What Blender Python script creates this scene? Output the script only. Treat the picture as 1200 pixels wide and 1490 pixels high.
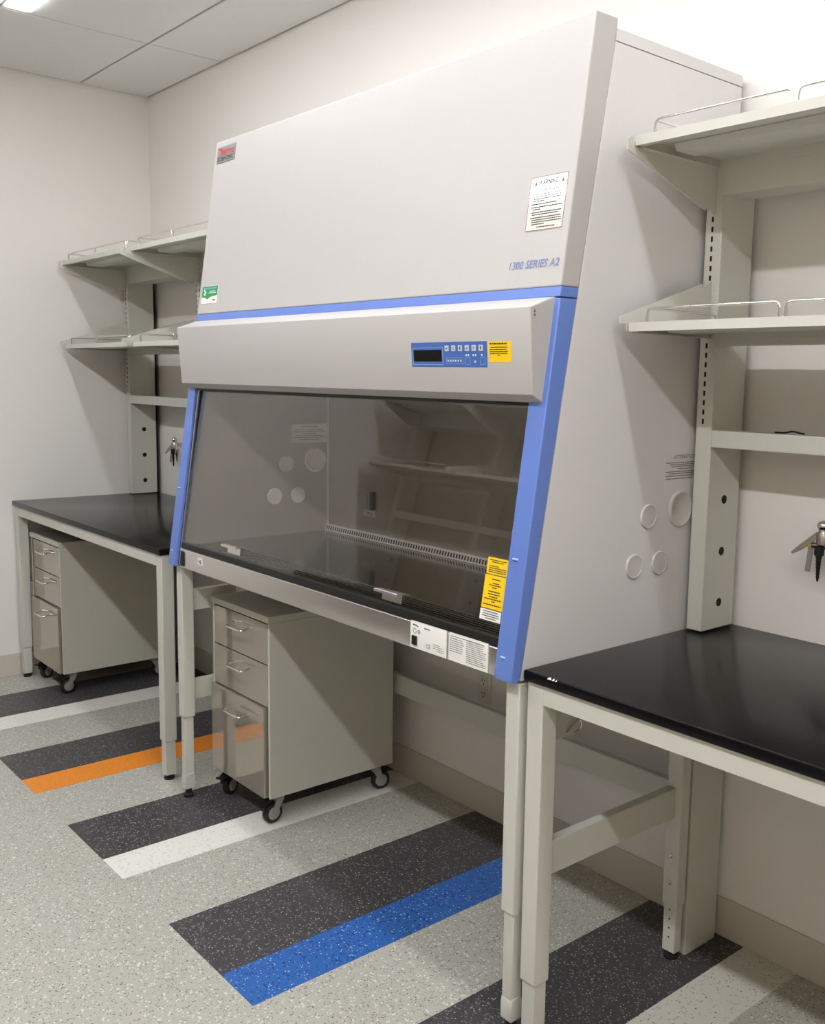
import bpy, bmesh, math, random
from mathutils import Vector, Matrix
random.seed(7)
scene = bpy.context.scene
for o in list(bpy.data.objects):
    bpy.data.objects.remove(o)
col = scene.collection

# ------------------------------------------------------------------ camera
YAW, PITCH, ROLL = -0.84802589, -0.12886445, 0.01859963
FPX, PPX, PPY = 1426.66, 674.09, 735.99
fw = Vector((math.sin(YAW)*math.cos(PITCH), math.cos(YAW)*math.cos(PITCH), math.sin(PITCH)))
rt = Vector((math.cos(YAW), -math.sin(YAW), 0))
up = rt.cross(fw)
r2 = rt*math.cos(ROLL) + up*math.sin(ROLL)
u2 = -rt*math.sin(ROLL) + up*math.cos(ROLL)
cam = bpy.data.objects.new('camera', bpy.data.cameras.new('camera'))
col.objects.link(cam)
M = Matrix((r2, u2, -fw)).transposed().to_4x4()
M.translation = Vector((5.1619, -2.2866, 1.55))
cam.matrix_world = M
cam.data.sensor_fit = 'HORIZONTAL'; cam.data.sensor_width = 36
cam.data.lens = FPX/1200*36
cam.data.shift_x = (600-PPX)/1200
cam.data.shift_y = (PPY-745)/1200
cam.data.clip_start = 0.02
scene.camera = cam

# ------------------------------------------------------------------ world, exposure
w = bpy.data.worlds.new('world'); scene.world = w
w.use_nodes = True
w.node_tree.nodes['Background'].inputs[0].default_value = (0.8, 0.8, 0.8, 1)
w.node_tree.nodes['Background'].inputs[1].default_value = 0.0
scene.view_settings.view_transform = 'Standard'
scene.view_settings.look = 'None'
scene.view_settings.gamma = 1.0
scene.view_settings.exposure = 0.16
scene.view_settings.use_curve_mapping = False
LAMP_STRENGTH = (21.5, 56.0)      # row by the back wall, row over the aisle
LAMP_COLOR = (0.965, 0.99, 1.03)

# room dimensions
RX, RY, RH = 7.1, -3.27, 2.983

# ------------------------------------------------------------------ materials
def srgb(r, g, b):
    f = lambda c: (c/255/12.92 if c/255 <= 0.04045 else ((c/255+0.055)/1.055)**2.4)
    return (f(r), f(g), f(b), 1)
MATS = {}
def principled(name):
    m = bpy.data.materials.new(name); m.use_nodes = True
    nt = m.node_tree
    b = nt.nodes['Principled BSDF']
    MATS[name] = m
    return m, nt, b
def paint(name, colr, rough=0.45, metal=0.0, var=0.04, scale=6.0, bump=0.0, bscale=300.0, coat=0.0, spec=0.5):
    """plain coloured surface with faint procedural unevenness"""
    m, nt, b = principled(name)
    N, L = nt.nodes, nt.links
    tc = N.new('ShaderNodeTexCoord')
    no = N.new('ShaderNodeTexNoise'); no.inputs['Scale'].default_value = scale; no.inputs['Detail'].default_value = 4
    L.new(tc.outputs['Object'], no.inputs['Vector'])
    mr = N.new('ShaderNodeMapRange')
    mr.inputs[3].default_value = 1-var; mr.inputs[4].default_value = 1+var
    L.new(no.outputs['Fac'], mr.inputs[0])
    mx = N.new('ShaderNodeVectorMath'); mx.operation = 'SCALE'
    mx.inputs[0].default_value = colr[:3]
    L.new(mr.outputs[0], mx.inputs['Scale'])
    L.new(mx.outputs[0], b.inputs['Base Color'])
    b.inputs['Roughness'].default_value = rough
    b.inputs['Metallic'].default_value = metal
    b.inputs['Coat Weight'].default_value = coat
    b.inputs['Coat Roughness'].default_value = 0.08
    b.inputs['Specular IOR Level'].default_value = spec
    if bump:
        n2 = N.new('ShaderNodeTexNoise'); n2.inputs['Scale'].default_value = bscale
        L.new(tc.outputs['Object'], n2.inputs['Vector'])
        bp = N.new('ShaderNodeBump'); bp.inputs['Strength'].default_value = bump; bp.inputs['Distance'].default_value = 0.001
        L.new(n2.outputs['Fac'], bp.inputs['Height']); L.new(bp.outputs[0], b.inputs['Normal'])
    return m
def flecked(name, base, flecks, rough=0.42, var=0.05):
    """rubber flooring: base colour with scattered chips; flecks = [(colour, cell scale, share, size)]"""
    m, nt, b = principled(name)
    N, L = nt.nodes, nt.links
    tc = N.new('ShaderNodeTexCoord')
    no = N.new('ShaderNodeTexNoise'); no.inputs['Scale'].default_value = 5; no.inputs['Detail'].default_value = 6
    L.new(tc.outputs['Object'], no.inputs['Vector'])
    mr = N.new('ShaderNodeMapRange'); mr.inputs[3].default_value = 1-var; mr.inputs[4].default_value = 1+var
    L.new(no.outputs['Fac'], mr.inputs[0])
    sc = N.new('ShaderNodeVectorMath'); sc.operation = 'SCALE'; sc.inputs[0].default_value = base[:3]
    L.new(mr.outputs[0], sc.inputs['Scale'])
    cur = sc.outputs[0]
    for i, (c, s, share, size) in enumerate(flecks):
        ad = N.new('ShaderNodeVectorMath'); ad.operation = 'ADD'; ad.inputs[1].default_value = (i*3.7, i*1.9, 0.13)
        L.new(tc.outputs['Object'], ad.inputs[0])
        vo = N.new('ShaderNodeTexVoronoi'); vo.voronoi_dimensions = '2D'; vo.inputs['Scale'].default_value = s
        vo.distance = 'CHEBYCHEV' if i % 2 else 'MANHATTAN'
        L.new(ad.outputs[0], vo.inputs['Vector'])
        se = N.new('ShaderNodeSeparateColor'); L.new(vo.outputs['Color'], se.inputs[0])
        g = N.new('ShaderNodeMath'); g.operation = 'LESS_THAN'; g.inputs[1].default_value = share
        L.new(se.outputs[0], g.inputs[0])
        sz = N.new('ShaderNodeMath'); sz.operation = 'MULTIPLY'; sz.inputs[1].default_value = size
        L.new(se.outputs[1], sz.inputs[0])
        d = N.new('ShaderNodeMath'); d.operation = 'LESS_THAN'
        L.new(vo.outputs['Distance'], d.inputs[0]); L.new(sz.outputs[0], d.inputs[1])
        mu = N.new('ShaderNodeMath'); mu.operation = 'MULTIPLY'
        L.new(g.outputs[0], mu.inputs[0]); L.new(d.outputs[0], mu.inputs[1])
        mx = N.new('ShaderNodeMix'); mx.data_type = 'RGBA'
        L.new(mu.outputs[0], mx.inputs[0]); L.new(cur, mx.inputs[6]); mx.inputs[7].default_value = c
        cur = mx.outputs[2]
    L.new(cur, b.inputs['Base Color'])
    b.inputs['Roughness'].default_value = rough
    return m
def steel(name, colr, rough, stretch=(2, 2, 120)):
    m, nt, b = principled(name)
    N, L = nt.nodes, nt.links
    tc = N.new('ShaderNodeTexCoord'); mp = N.new('ShaderNodeMapping'); mp.inputs['Scale'].default_value = stretch
    L.new(tc.outputs['Object'], mp.inputs[0])
    no = N.new('ShaderNodeTexNoise'); no.inputs['Scale'].default_value = 4; no.inputs['Detail'].default_value = 6
    L.new(mp.outputs[0], no.inputs['Vector'])
    mr = N.new('ShaderNodeMapRange'); mr.inputs[3].default_value = rough*0.92; mr.inputs[4].default_value = rough*1.08
    L.new(no.outputs['Fac'], mr.inputs[0]); L.new(mr.outputs[0], b.inputs['Roughness'])
    b.inputs['Base Color'].default_value = colr; b.inputs['Metallic'].default_value = 1.0
    return m

paint('wall', srgb(236, 232, 227), 0.55, var=0.012, scale=1.5, bump=0.06, bscale=220)
paint('wall_tan', srgb(186, 172, 152), 0.6, var=0.02, scale=1.5, bump=0.06, bscale=220)
paint('ceiling_tile', srgb(236, 235, 233), 0.8, var=0.02, scale=40, bump=0.1, bscale=400)
paint('ceiling_gap', srgb(60, 58, 56), 0.9)
paint('baseboard', srgb(204, 198, 187), 0.5, var=0.02)
paint('cabinet_white', srgb(188, 184, 181), 0.46, var=0.008, scale=2)
paint('cabinet_side', srgb(218, 215, 214), 0.42, var=0.008, scale=2)
paint('cabinet_blue', srgb(104, 132, 206), 0.38, var=0.01)
paint('frame_grey', srgb(205, 204, 194), 0.42, var=0.012, bump=0.03, bscale=500)
paint('pedestal_grey', srgb(196, 194, 182), 0.45, var=0.012, bump=0.03, bscale=500)
paint('drawer_grey', srgb(176, 169, 155), 0.07, metal=0.55, var=0.01, coat=0.3)
paint('black_top', srgb(16, 15, 16), 0.18, var=0.05, scale=3, bump=0.04, bscale=500, spec=0.14)
paint('black', srgb(16, 16, 17), 0.5)
paint('rubber', srgb(26, 26, 27), 0.6)
paint('dark_gap', srgb(10, 10, 10), 0.8)
paint('caster_grey', srgb(150, 150, 146), 0.4)
paint('plug_grey', srgb(205, 203, 198), 0.45)
paint('label_white', srgb(236, 234, 228), 0.45)
paint('label_cream', srgb(232, 226, 216), 0.08, coat=0.9)
paint('label_yellow', srgb(250, 205, 20), 0.45, var=0.02)
paint('label_green', srgb(20, 150, 85), 0.4)
paint('ink', srgb(35, 33, 34), 0.6)
paint('ink_grey', srgb(110, 108, 106), 0.6)
paint('ink_red', srgb(200, 40, 40), 0.5)
paint('ink_rust', srgb(165, 95, 80), 0.6)
paint('ink_blue', srgb(118, 134, 178), 0.5)
paint('panel_blue', srgb(72, 108, 180), 0.35)
paint('panel_line', srgb(150, 180, 225), 0.4)
paint('button_grey', srgb(205, 208, 212), 0.4)
paint('screen', srgb(24, 24, 22), 0.12)
paint('box_grey', srgb(168, 171, 168), 0.45)
paint('outlet_white', srgb(226, 221, 212), 0.45)
paint('logo_grey', srgb(140, 140, 140), 0.35)
paint('pin_blue', srgb(160, 185, 235), 0.3)
paint('yellow_dot', srgb(205, 190, 50), 0.35)
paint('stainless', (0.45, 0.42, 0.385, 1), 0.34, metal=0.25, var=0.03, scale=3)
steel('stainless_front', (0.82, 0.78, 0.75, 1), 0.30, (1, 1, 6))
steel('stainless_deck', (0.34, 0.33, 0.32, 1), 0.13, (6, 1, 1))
steel('chrome', (0.75, 0.73, 0.70, 1), 0.14, (1, 1, 1))
steel('brass_chrome', (0.40, 0.38, 0.36, 1), 0.25, (1, 1, 1))
flecked('floor_grey', srgb(178, 176, 166), [(srgb(98, 96, 91), 165, 0.20, 0.50), (srgb(214, 212, 203), 150, 0.22, 0.55), (srgb(46, 46, 44), 130, 0.09, 0.36), (srgb(140, 133, 123), 210, 0.14, 0.5)])
flecked('floor_dark', srgb(66, 64, 67), [(srgb(190, 186, 176), 165, 0.20, 0.44), (srgb(112, 110, 110), 150, 0.26, 0.5), (srgb(34, 33, 34), 150, 0.2, 0.5)])
flecked('floor_white', srgb(228, 226, 218), [(srgb(170, 162, 148), 90, 0.05, 0.25), (srgb(208, 206, 198), 120, 0.3, 0.45)])
flecked('floor_pale', srgb(214, 211, 200), [(srgb(96, 92, 84), 120, 0.14, 0.36), (srgb(190, 186, 176), 120, 0.3, 0.45)])
flecked('floor_orange', srgb(232, 140, 42), [(srgb(246, 180, 96), 170, 0.2, 0.4), (srgb(206, 116, 32), 150, 0.2, 0.4)])
flecked('floor_blue', srgb(44, 98, 172), [(srgb(190, 204, 226), 165, 0.20, 0.44), (srgb(24, 56, 116), 150, 0.3, 0.5)])

# thin tinted safety glass: clear film plus mirror reflection that grows at grazing angles
m = bpy.data.materials.new('sash_glass'); m.use_nodes = True; MATS['sash_glass'] = m
nt = m.node_tree; nt.nodes.clear()
o_ = nt.nodes.new('ShaderNodeOutputMaterial'); mxs = nt.nodes.new('ShaderNodeMixShader')
tr = nt.nodes.new('ShaderNodeBsdfTransparent'); tr.inputs[0].default_value = (0.93, 0.92, 0.90, 1)
gl = nt.nodes.new('ShaderNodeBsdfGlossy'); gl.inputs['Roughness'].default_value = 0.0; gl.inputs[0].default_value = (0.95, 0.95, 0.95, 1)
lw = nt.nodes.new('ShaderNodeLayerWeight'); lw.inputs[0].default_value = 0.5      # Schlick: 0.04 + 0.96 facing^5
pw = nt.nodes.new('ShaderNodeMath'); pw.operation = 'POWER'; pw.inputs[1].default_value = 5
fr = nt.nodes.new('ShaderNodeMath'); fr.operation = 'MULTIPLY_ADD'; fr.inputs[1].default_value = 0.96; fr.inputs[2].default_value = 0.07
nt.links.new(lw.outputs['Facing'], pw.inputs[0]); nt.links.new(pw.outputs[0], fr.inputs[0])
nt.links.new(fr.outputs[0], mxs.inputs[0]); nt.links.new(tr.outputs[0], mxs.inputs[1]); nt.links.new(gl.outputs[0], mxs.inputs[2])
nt.links.new(mxs.outputs[0], o_.inputs[0])
# lamp lenses
for i_, st_ in enumerate(LAMP_STRENGTH):
    m = bpy.data.materials.new('lamp_lens'); m.use_nodes = True; MATS['lamp_lens%d' % i_] = m
    b = m.node_tree.nodes['Principled BSDF']
    b.inputs['Base Color'].default_value = (0.9, 0.9, 0.9, 1)
    b.inputs['Emission Color'].default_value = (*LAMP_COLOR, 1)
    b.inputs['Emission Strength'].default_value = st_

# ------------------------------------------------------------------ mesh helpers
def box(bm, x0, x1, y0, y1, z0, z1):
    vs = [bm.verts.new((x, y, z)) for x in (x0, x1) for y in (y0, y1) for z in (z0, z1)]
    for f in ((0, 1, 3, 2), (4, 6, 7, 5), (0, 4, 5, 1), (2, 3, 7, 6), (0, 2, 6, 4), (1, 5, 7, 3)):
        bm.faces.new([vs[i] for i in f])
    return vs
def prism(bm, poly, x0, x1):
    """polygon of (y, z) swept along x"""
    a = [bm.verts.new((x0, y, z)) for y, z in poly]; c = [bm.verts.new((x1, y, z)) for y, z in poly]
    n = len(poly)
    bm.faces.new(a); bm.faces.new(c[::-1])
    for i in range(n):
        bm.faces.new((a[i], c[i], c[(i+1) % n], a[(i+1) % n]))
def prism_dir(bm, pts, vec):
    a = [bm.verts.new(p) for p in pts]; c = [bm.verts.new(Vector(p)+Vector(vec)) for p in pts]
    n = len(pts)
    bm.faces.new(a); bm.faces.new(c[::-1])
    for i in range(n):
        bm.faces.new((a[i], c[i], c[(i+1) % n], a[(i+1) % n]))
def slab(bm, O, u, v, n, wd, ht, t):
    """thin plate lying on a plane: O lower-left corner, u right, v up, n outward"""
    O, u, v, n = Vector(O), Vector(u), Vector(v), Vector(n)
    prism_dir(bm, [O, O+u*wd, O+u*wd+v*ht, O+v*ht], n*t)
def cyl(bm, p0, p1, r0, r1=None, seg=20):
    p0, p1 = Vector(p0), Vector(p1); r1 = r0 if r1 is None else r1
    d = (p1-p0).normalized()
    a = d.orthogonal().normalized(); c = d.cross(a)
    R0 = [bm.verts.new(p0+(a*math.cos(t)+c*math.sin(t))*r0) for t in [2*math.pi*i/seg for i in range(seg)]]
    R1 = [bm.verts.new(p1+(a*math.cos(t)+c*math.sin(t))*r1) for t in [2*math.pi*i/seg for i in range(seg)]]
    bm.faces.new(R0[::-1]); bm.faces.new(R1)
    for i in range(seg):
        bm.faces.new((R0[i], R0[(i+1) % seg], R1[(i+1) % seg], R1[i]))
def rounded(pts, r, k=4):
    """polyline with rounded corners"""
    pts = [Vector(p) for p in pts]; out = [pts[0]]
    for i in range(1, len(pts)-1):
        p = pts[i]; a = (pts[i-1]-p); c = (pts[i+1]-p)
        rr = min(r, a.length*0.45, c.length*0.45)
        A = p+a.normalized()*rr; B = p+c.normalized()*rr
        for j in range(k+1):
            t = j/k
            out.append(A*(1-t)**2 + p*2*t*(1-t) + B*t*t)
    out.append(pts[-1]); return out
def tube(bm, pts, r, seg=10):
    pts = [Vector(p) for p in pts]; rings = []
    d = (pts[1]-pts[0]).normalized(); a = d.orthogonal().normalized()
    for i, p in enumerate(pts):
        if i == 0: t = (pts[1]-pts[0])
        elif i == len(pts)-1: t = pts[-1]-pts[-2]
        else: t = (pts[i+1]-p).normalized()+(p-pts[i-1]).normalized()
        t.normalize(); a = (a-t*a.dot(t)).normalized(); c = t.cross(a)
        rings.append([bm.verts.new(p+(a*math.cos(q)+c*math.sin(q))*r) for q in [2*math.pi*k/seg for k in range(seg)]])
    bm.faces.new(rings[0][::-1]); bm.faces.new(rings[-1])
    for A, B in zip(rings, rings[1:]):
        for k in range(seg):
            bm.faces.new((A[k], A[(k+1) % seg], B[(k+1) % seg], B[k]))
def lathe(bm, base, axis, prof, seg=24):
    """prof: (distance along axis, radius)"""
    base, d = Vector(base), Vector(axis).normalized()
    a = d.orthogonal().normalized(); c = d.cross(a); rings = []
    for h, r in prof:
        rings.append([bm.verts.new(base+d*h+(a*math.cos(q)+c*math.sin(q))*max(r, 1e-5)) for q in [2*math.pi*k/seg for k in range(seg)]])
    bm.faces.new(rings[0][::-1]); bm.faces.new(rings[-1])
    for A, B in zip(rings, rings[1:]):
        for k in range(seg):
            bm.faces.new((A[k], A[(k+1) % seg], B[(k+1) % seg], B[k]))
def build(name, bm, mat, parent=None, bevel=0.0, seg=2, kind=None, label=None, cat=None, group=None, smooth=True):
    bmesh.ops.recalc_face_normals(bm, faces=bm.faces)
    if bevel:
        es = [e for e in bm.edges if len(e.link_faces) == 2 and e.calc_face_angle(0) > 0.6]
        bmesh.ops.bevel(bm, geom=es, offset=bevel, segments=seg, profile=0.5, affect='EDGES', clamp_overlap=True)
    root = parent
    while root is not None and root.parent is not None:
        root = root.parent
    if root is not None:
        bmesh.ops.translate(bm, verts=bm.verts, vec=-root.location)
    me = bpy.data.meshes.new(name); bm.to_mesh(me); bm.free()
    if smooth:
        me.shade_smooth(); me.set_sharp_from_angle(angle=math.radians(20 if bevel else 50))
    me.materials.append(MATS[mat])
    o = bpy.data.objects.new(name, me); col.objects.link(o)
    if parent is not None: o.parent = parent
    if kind: o['kind'] = kind
    if label: o['label'] = label
    if cat: o['category'] = cat
    if group: o['group'] = group
    return o
def B(name, mat, parent, *boxes, bevel=0.0015, **k):
    bm = bmesh.new()
    for b_ in boxes: box(bm, *b_)
    return build(name, bm, mat, parent, bevel=bevel, **k)
def thing(name, label, cat, loc=(0, 0, 0), group=None):
    o = bpy.data.objects.new(name, None); col.objects.link(o)
    o.empty_display_size = 0.1; o.location = loc
    o['label'] = label; o['category'] = cat
    if group: o['group'] = group
    return o
def copy_tree(o, parent=None):
    c = o.copy(); col.objects.link(c); c.parent = parent
    for ch in list(o.children): copy_tree(ch, c)
    return c
def text_mesh(name, body, mat, parent, O, u, v, n, size, width=None, shear=0.0, align='LEFT', label=None, offset=0.0):
    """flat lettering laid on a plane"""
    cu = bpy.data.curves.new(name, 'FONT'); cu.body = body; cu.size = size; cu.shear = shear
    cu.align_x = align; cu.extrude = 0.0; cu.resolution_u = 3; cu.offset = offset
    to = bpy.data.objects.new(name+'_tmp', cu); col.objects.link(to)
    dg = bpy.context.evaluated_depsgraph_get()
    me = bpy.data.meshes.new_from_object(to.evaluated_get(dg))
    bpy.data.objects.remove(to)
    O, u, v, n = Vector(O), Vector(u), Vector(v), Vector(n)
    xs = [p.co.x for p in me.vertices]
    sx = 1.0
    if width: sx = width/(max(xs)-min(xs))
    root = parent
    while root.parent is not None: root = root.parent
    for p in me.vertices:
        p.co = O+u*(p.co.x*sx)+v*p.co.y+n*0.0004-root.location
    me.materials.clear(); me.materials.append(MATS[mat])
    o = bpy.data.objects.new(name, me); col.objects.link(o); o.parent = parent
    if label: o['label'] = label
    return o
def print_lines(name, mat, parent, O, u, v, n, wd, rows, h, fill=0.9):
    """rows of small print too fine to read: rows = list of (height from O, start, end as share of the width)"""
    O, u, v, n = Vector(O), Vector(u), Vector(v), Vector(n)
    bm = bmesh.new()
    for y, a, e in rows:
        x = a*wd
        while x < e*wd:
            wl = random.uniform(0.9, 3.2)*h
            x1 = min(x+wl, e*wd)
            slab(bm, O+u*x+v*y, u, v, n, x1-x, h, 0.0004)
            x = x1+h*0.55
    return build(name, bm, mat, parent, smooth=False)

X_, Y_, Z_ = Vector((1, 0, 0)), Vector((0, 1, 0)), Vector((0, 0, 1))

# ------------------------------------------------------------------ the room
floor = B('floor', 'floor_grey', None, (0, RX, RY, 0, -0.1, 0), bevel=0, kind='structure')
stripes = [(0.296, 0.612, 'floor_dark'), (0.612, 0.774, 'floor_white'), (1.094, 1.384, 'floor_dark'), (1.384, 1.541, 'floor_orange'),
           (1.870, 2.186, 'floor_dark'), (2.186, 2.345, 'floor_white'), (2.670, 2.983, 'floor_dark'), (2.983, 3.147, 'floor_blue'),
           (3.461, 3.784, 'floor_dark'), (3.784, 3.945, 'floor_pale'), (4.265, 4.580, 'floor_dark'), (4.580, 4.738, 'floor_orange'),
           (5.060, 5.375, 'floor_dark'), (5.375, 5.533, 'floor_white')]
names = {'floor_dark': 'charcoal flecked rubber floor stripe', 'floor_white': 'off-white floor stripe', 'floor_pale': 'pale flecked floor stripe', 'floor_orange': 'bright orange floor stripe', 'floor_blue': 'flecked blue floor stripe'}
for a, e, mt in stripes:
    B('floor_stripe', mt, floor, (a, e, -1.174, -0.006, -0.004, 0.0006), bevel=0, label=names[mt])
B('wall_back', 'wall', None, (-0.12, RX+0.12, 0, 0.12, -0.1, RH+0.12), bevel=0, kind='structure')
B('wall_left', 'wall', None, (-0.12, 0, RY, 0, -0.1, RH+0.12), bevel=0, kind='structure')
B('wall_right', 'wall_tan', None, (RX, RX+0.12, RY, 0, -0.1, RH+0.12), bevel=0, kind='structure')
B('wall_front', 'wall_tan', None, (-0.12, RX+0.12, RY-0.12, RY, -0.1, RH+0.12), bevel=0, kind='structure')
B('baseboard_back', 'baseboard', None, (0.006, RX, -0.006, 0, 0, 0.115), bevel=0.002, kind='structure')
B('baseboard_left', 'baseboard', None, (0, 0.006, RY, 0, 0, 0.115), bevel=0.002, kind='structure')
B('baseboard_front', 'baseboard', None, (0.006, RX, RY, RY+0.006, 0, 0.115), bevel=0.002, kind='structure')
ceiling = B('ceiling', 'ceiling_gap', None, (0, RX, RY, 0, RH+0.018, RH+0.12), bevel=0, kind='structure')
G = 0.005
L1, L2 = (-0.975, -0.867), (-2.403, -2.295)      # the two rows of slot lights
def tile(x0, x1, y0, y1):
    B('ceiling_tile', 'ceiling_tile', ceiling, (x0+G, x1-G, y0+G, y1-G, RH, RH+0.018), bevel=0.002, seg=1)
for y0, y1 in ((-0.357, -0.003), (-1.577, -0.357), (-2.797, -1.577), (RY+0.003, -2.797)):
    tile(0.003, 0.827, y0, y1)
xs = [0.827+1.22*i for i in range(6)]
for i, x in enumerate(xs):
    x1 = min(x+1.22, RX-0.003)
    for y0, y1 in ((-0.357, -0.003), (L1[1], -0.357), (-1.635, L1[0]), (L2[1], -1.635), (-2.913, L2[0]), (RY+0.003, -2.913)):
        tile(x, x1, y0, y1)
def slot_light(x0, x1, yr, lab):
    t = thing('linear_ceiling_light', lab, 'ceiling light', ((x0+x1)/2, (yr[0]+yr[1])/2, RH), 'linear lights recessed in the ceiling')
    bm = bmesh.new(); y0, y1 = yr[0]+0.004, yr[1]-0.004
    box(bm, x0+.004, x1-.004, y0, y0+.005, RH, RH+.018); box(bm, x0+.004, x1-.004, y1-.005, y1, RH, RH+.018)
    box(bm, x0+.004, x0+.045, y0+.005, y1-.005, RH, RH+.018); box(bm, x1-.045, x1-.004, y0+.005, y1-.005, RH, RH+.018)
    build('trim_frame', bm, 'ceiling_tile', t)
    B('lens', 'lamp_lens0' if yr is L1 else 'lamp_lens1', t, (x0+.046, x1-.046, y0+.006, y1-.006, RH-.008, RH+.012), bevel=0)
for yr, lab in ((L1, 'glowing white linear light recessed in the ceiling above the benches'), (L2, 'white linear light recessed in the ceiling on the side away from the safety cabinet')):
    for x in xs:
        x1 = min(x+1.22, RX-0.003)
        slot_light(x, x1, yr, lab if x > 1 or yr is L2 else 'glowing white linear ceiling light nearest the corner of the room')

# ------------------------------------------------------------------ biosafety cabinet
XL, XR = 1.886, 3.643
K = 0.1387
yf = lambda z: -0.587-K*(2.353-z)            # sloping front plane
ys = lambda z: -0.512-0.1725*(2.345-z)       # seam between front frame and side panels
FU = X_; FV = Vector((0, K, 1)).normalized(); FN = Vector((0, -1, K)).normalized()
def fp(x, z, off=0.0): return Vector((x, yf(z), z))+FN*off
cab = thing('biosafety_cabinet', 'large white biological safety cabinet with blue trim and sloping glass front', 'safety cabinet', ((XL+XR)/2, -0.4, 0.872))
Z0 = 0.874
# side panels, back, top
for a, e in ((XL, XL+0.030), (XR-0.042, XR)):
    bm = bmesh.new()
    prism(bm, [(-0.02, Z0), (-0.02, 2.305), (ys(2.305)+.001, 2.305), (ys(Z0)+.001, Z0)], a, e)
    sp = build('side_panel', bm, 'cabinet_side', cab, bevel=0.0012)
bm = bmesh.new(); prism(bm, [(-0.018, 2.3065), (-0.018, 2.334), (ys(2.334)+.001, 2.334), (ys(2.3065)+.001, 2.3065)], XL, XR+0.001)
build('top_cap', bm, 'cabinet_side', cab, bevel=0.001)
B('rear_panel', 'cabinet_side', cab, (XL+.030, XR-.042, -0.06, -0.02, Z0, 2.305), bevel=0)
# front panel above the console
bm = bmesh.new(); prism(bm, [(yf(2.356), 2.356), (ys(2.356), 2.356), (ys(1.7575), 1.7575), (yf(1.7575), 1.7575)], XL, XR)
build('upper_front_panel', bm, 'cabinet_white', cab, bevel=0.004, seg=2)
bm = bmesh.new(); prism(bm, [(yf(1.757)-.001, 1.757), (ys(1.757)-.001, 1.757), (ys(1.7345)-.001, 1.7345), (yf(1.7345)-.001, 1.7345)], XL, XR+.0005)
build('blue_trim_strip', bm, 'cabinet_blue', cab, bevel=0.0015)
for a, e in ((XL-.001, XL+0.050), (XR-0.056, XR+.001)):
    bm = bmesh.new()
    prism(bm, [(yf(1.732)-.001, 1.732), (ys(1.732)-.002, 1.732), (ys(.885)-.002, .885), (ys(.873)-.006, .873), (yf(.873)-.002, .873), (yf(.892)-.006, .892)], a, e)
    po = build('blue_corner_post', bm, 'cabinet_blue', cab, bevel=0.003, seg=2)
    cx = a+0.022 if a < 2 else e-0.034
    for z in (1.148, 0.926):
        bm = bmesh.new(); c0 = fp(cx, z, .004)
        tube(bm, rounded([c0-X_*0.006-FN*.006, c0-X_*0.006+FN*.003, c0+X_*0.006+FN*.003, c0+X_*0.006-FN*.006], .003), 0.0028, 8)
        build('post_pin', bm, 'pin_blue', po)
# console (fascia)
bm = bmesh.new()
prism(bm, [(-0.668, 1.7335), (-0.681, 1.7335), (-0.753, 1.708), (-0.738, 1.517), (-0.705, 1.4995), (-0.66, 1.4995)], 1.896, 3.629)
con = build('control_console', bm, 'cabinet_white', cab, bevel=0.003, seg=2)
CV = Vector((0, -0.015, 0.191)).normalized(); CN = X_.cross(CV).normalized()
def cp(x, z): return Vector((x, -0.738-0.015*(z-1.517)/0.191, z))
bm = bmesh.new(); slab(bm, cp(3.208, 1.5775), X_, CV, CN, 0.279, 0.0595, 0.0012)
pan = build('control_panel', bm, 'panel_blue', con, bevel=0.0004, seg=1)
PO = cp(3.208, 1.5775)+CN*0.0012
def onp(x, y, w_, h_, mt, nm, t=.0006, par=None):
    bm = bmesh.new(); slab(bm, PO+X_*x+CV*y, X_, CV, CN, w_, h_, t); return build(nm, bm, mt, par or con, smooth=False)
bm = bmesh.new()
for r in ((.006, .005, .116, .0012), (.006, .0455, .116, .0012), (.006, .005, .0012, .0415), (.121, .005, .0012, .0415)):
    slab(bm, PO+X_*r[0]+CV*r[1], X_, CV, CN, r[2], r[3], .0005)
build('screen_border', bm, 'panel_line', con, smooth=False)
onp(.010, .0135, .108, .0275, 'screen', 'display_screen', .0008)
for i in range(6):
    x = .131+i*.0243
    onp(x, .0375, .0135, .0135, 'button_grey', 'button', .0012)
    bm = bmesh.new(); c = PO+X_*(x+.00675)+CV*.0443+CN*.0012
    if i % 3 == 0: slab(bm, c-X_*.0035-CV*.001, X_, CV, CN, .007, .002, .0003); slab(bm, c-X_*.001-CV*.003, X_, CV, CN, .002, .004, .0003)
    elif i % 3 == 1: slab(bm, c-X_*.003-CV*.003, X_, CV, CN, .006, .0012, .0003); slab(bm, c-X_*.0012, X_, CV, CN, .0024, .0035, .0003)
    else: slab(bm, c-X_*.0018-CV*.0035, X_, CV, CN, .0036, .007, .0003)
    build('button_icon', bm, 'ink', con, smooth=False)
bm = bmesh.new()
for i in range(6): slab(bm, PO+X_*(.139+i*.0093)+CV*.0125, X_, CV, CN, .004, .0045, .0005)
for x in (.205, .213, .230, .238, .260): slab(bm, PO+X_*x+CV*.0255, X_, CV, CN, .0042, .0045, .0005)
slab(bm, PO+X_*.236+CV*.0125, X_, CV, CN, .007, .002, .0005); slab(bm, PO+X_*.236+CV*.0095, X_, CV, CN, .0025, .006, .0005)
build('indicator_lights', bm, 'label_white', con, smooth=False)
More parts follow.
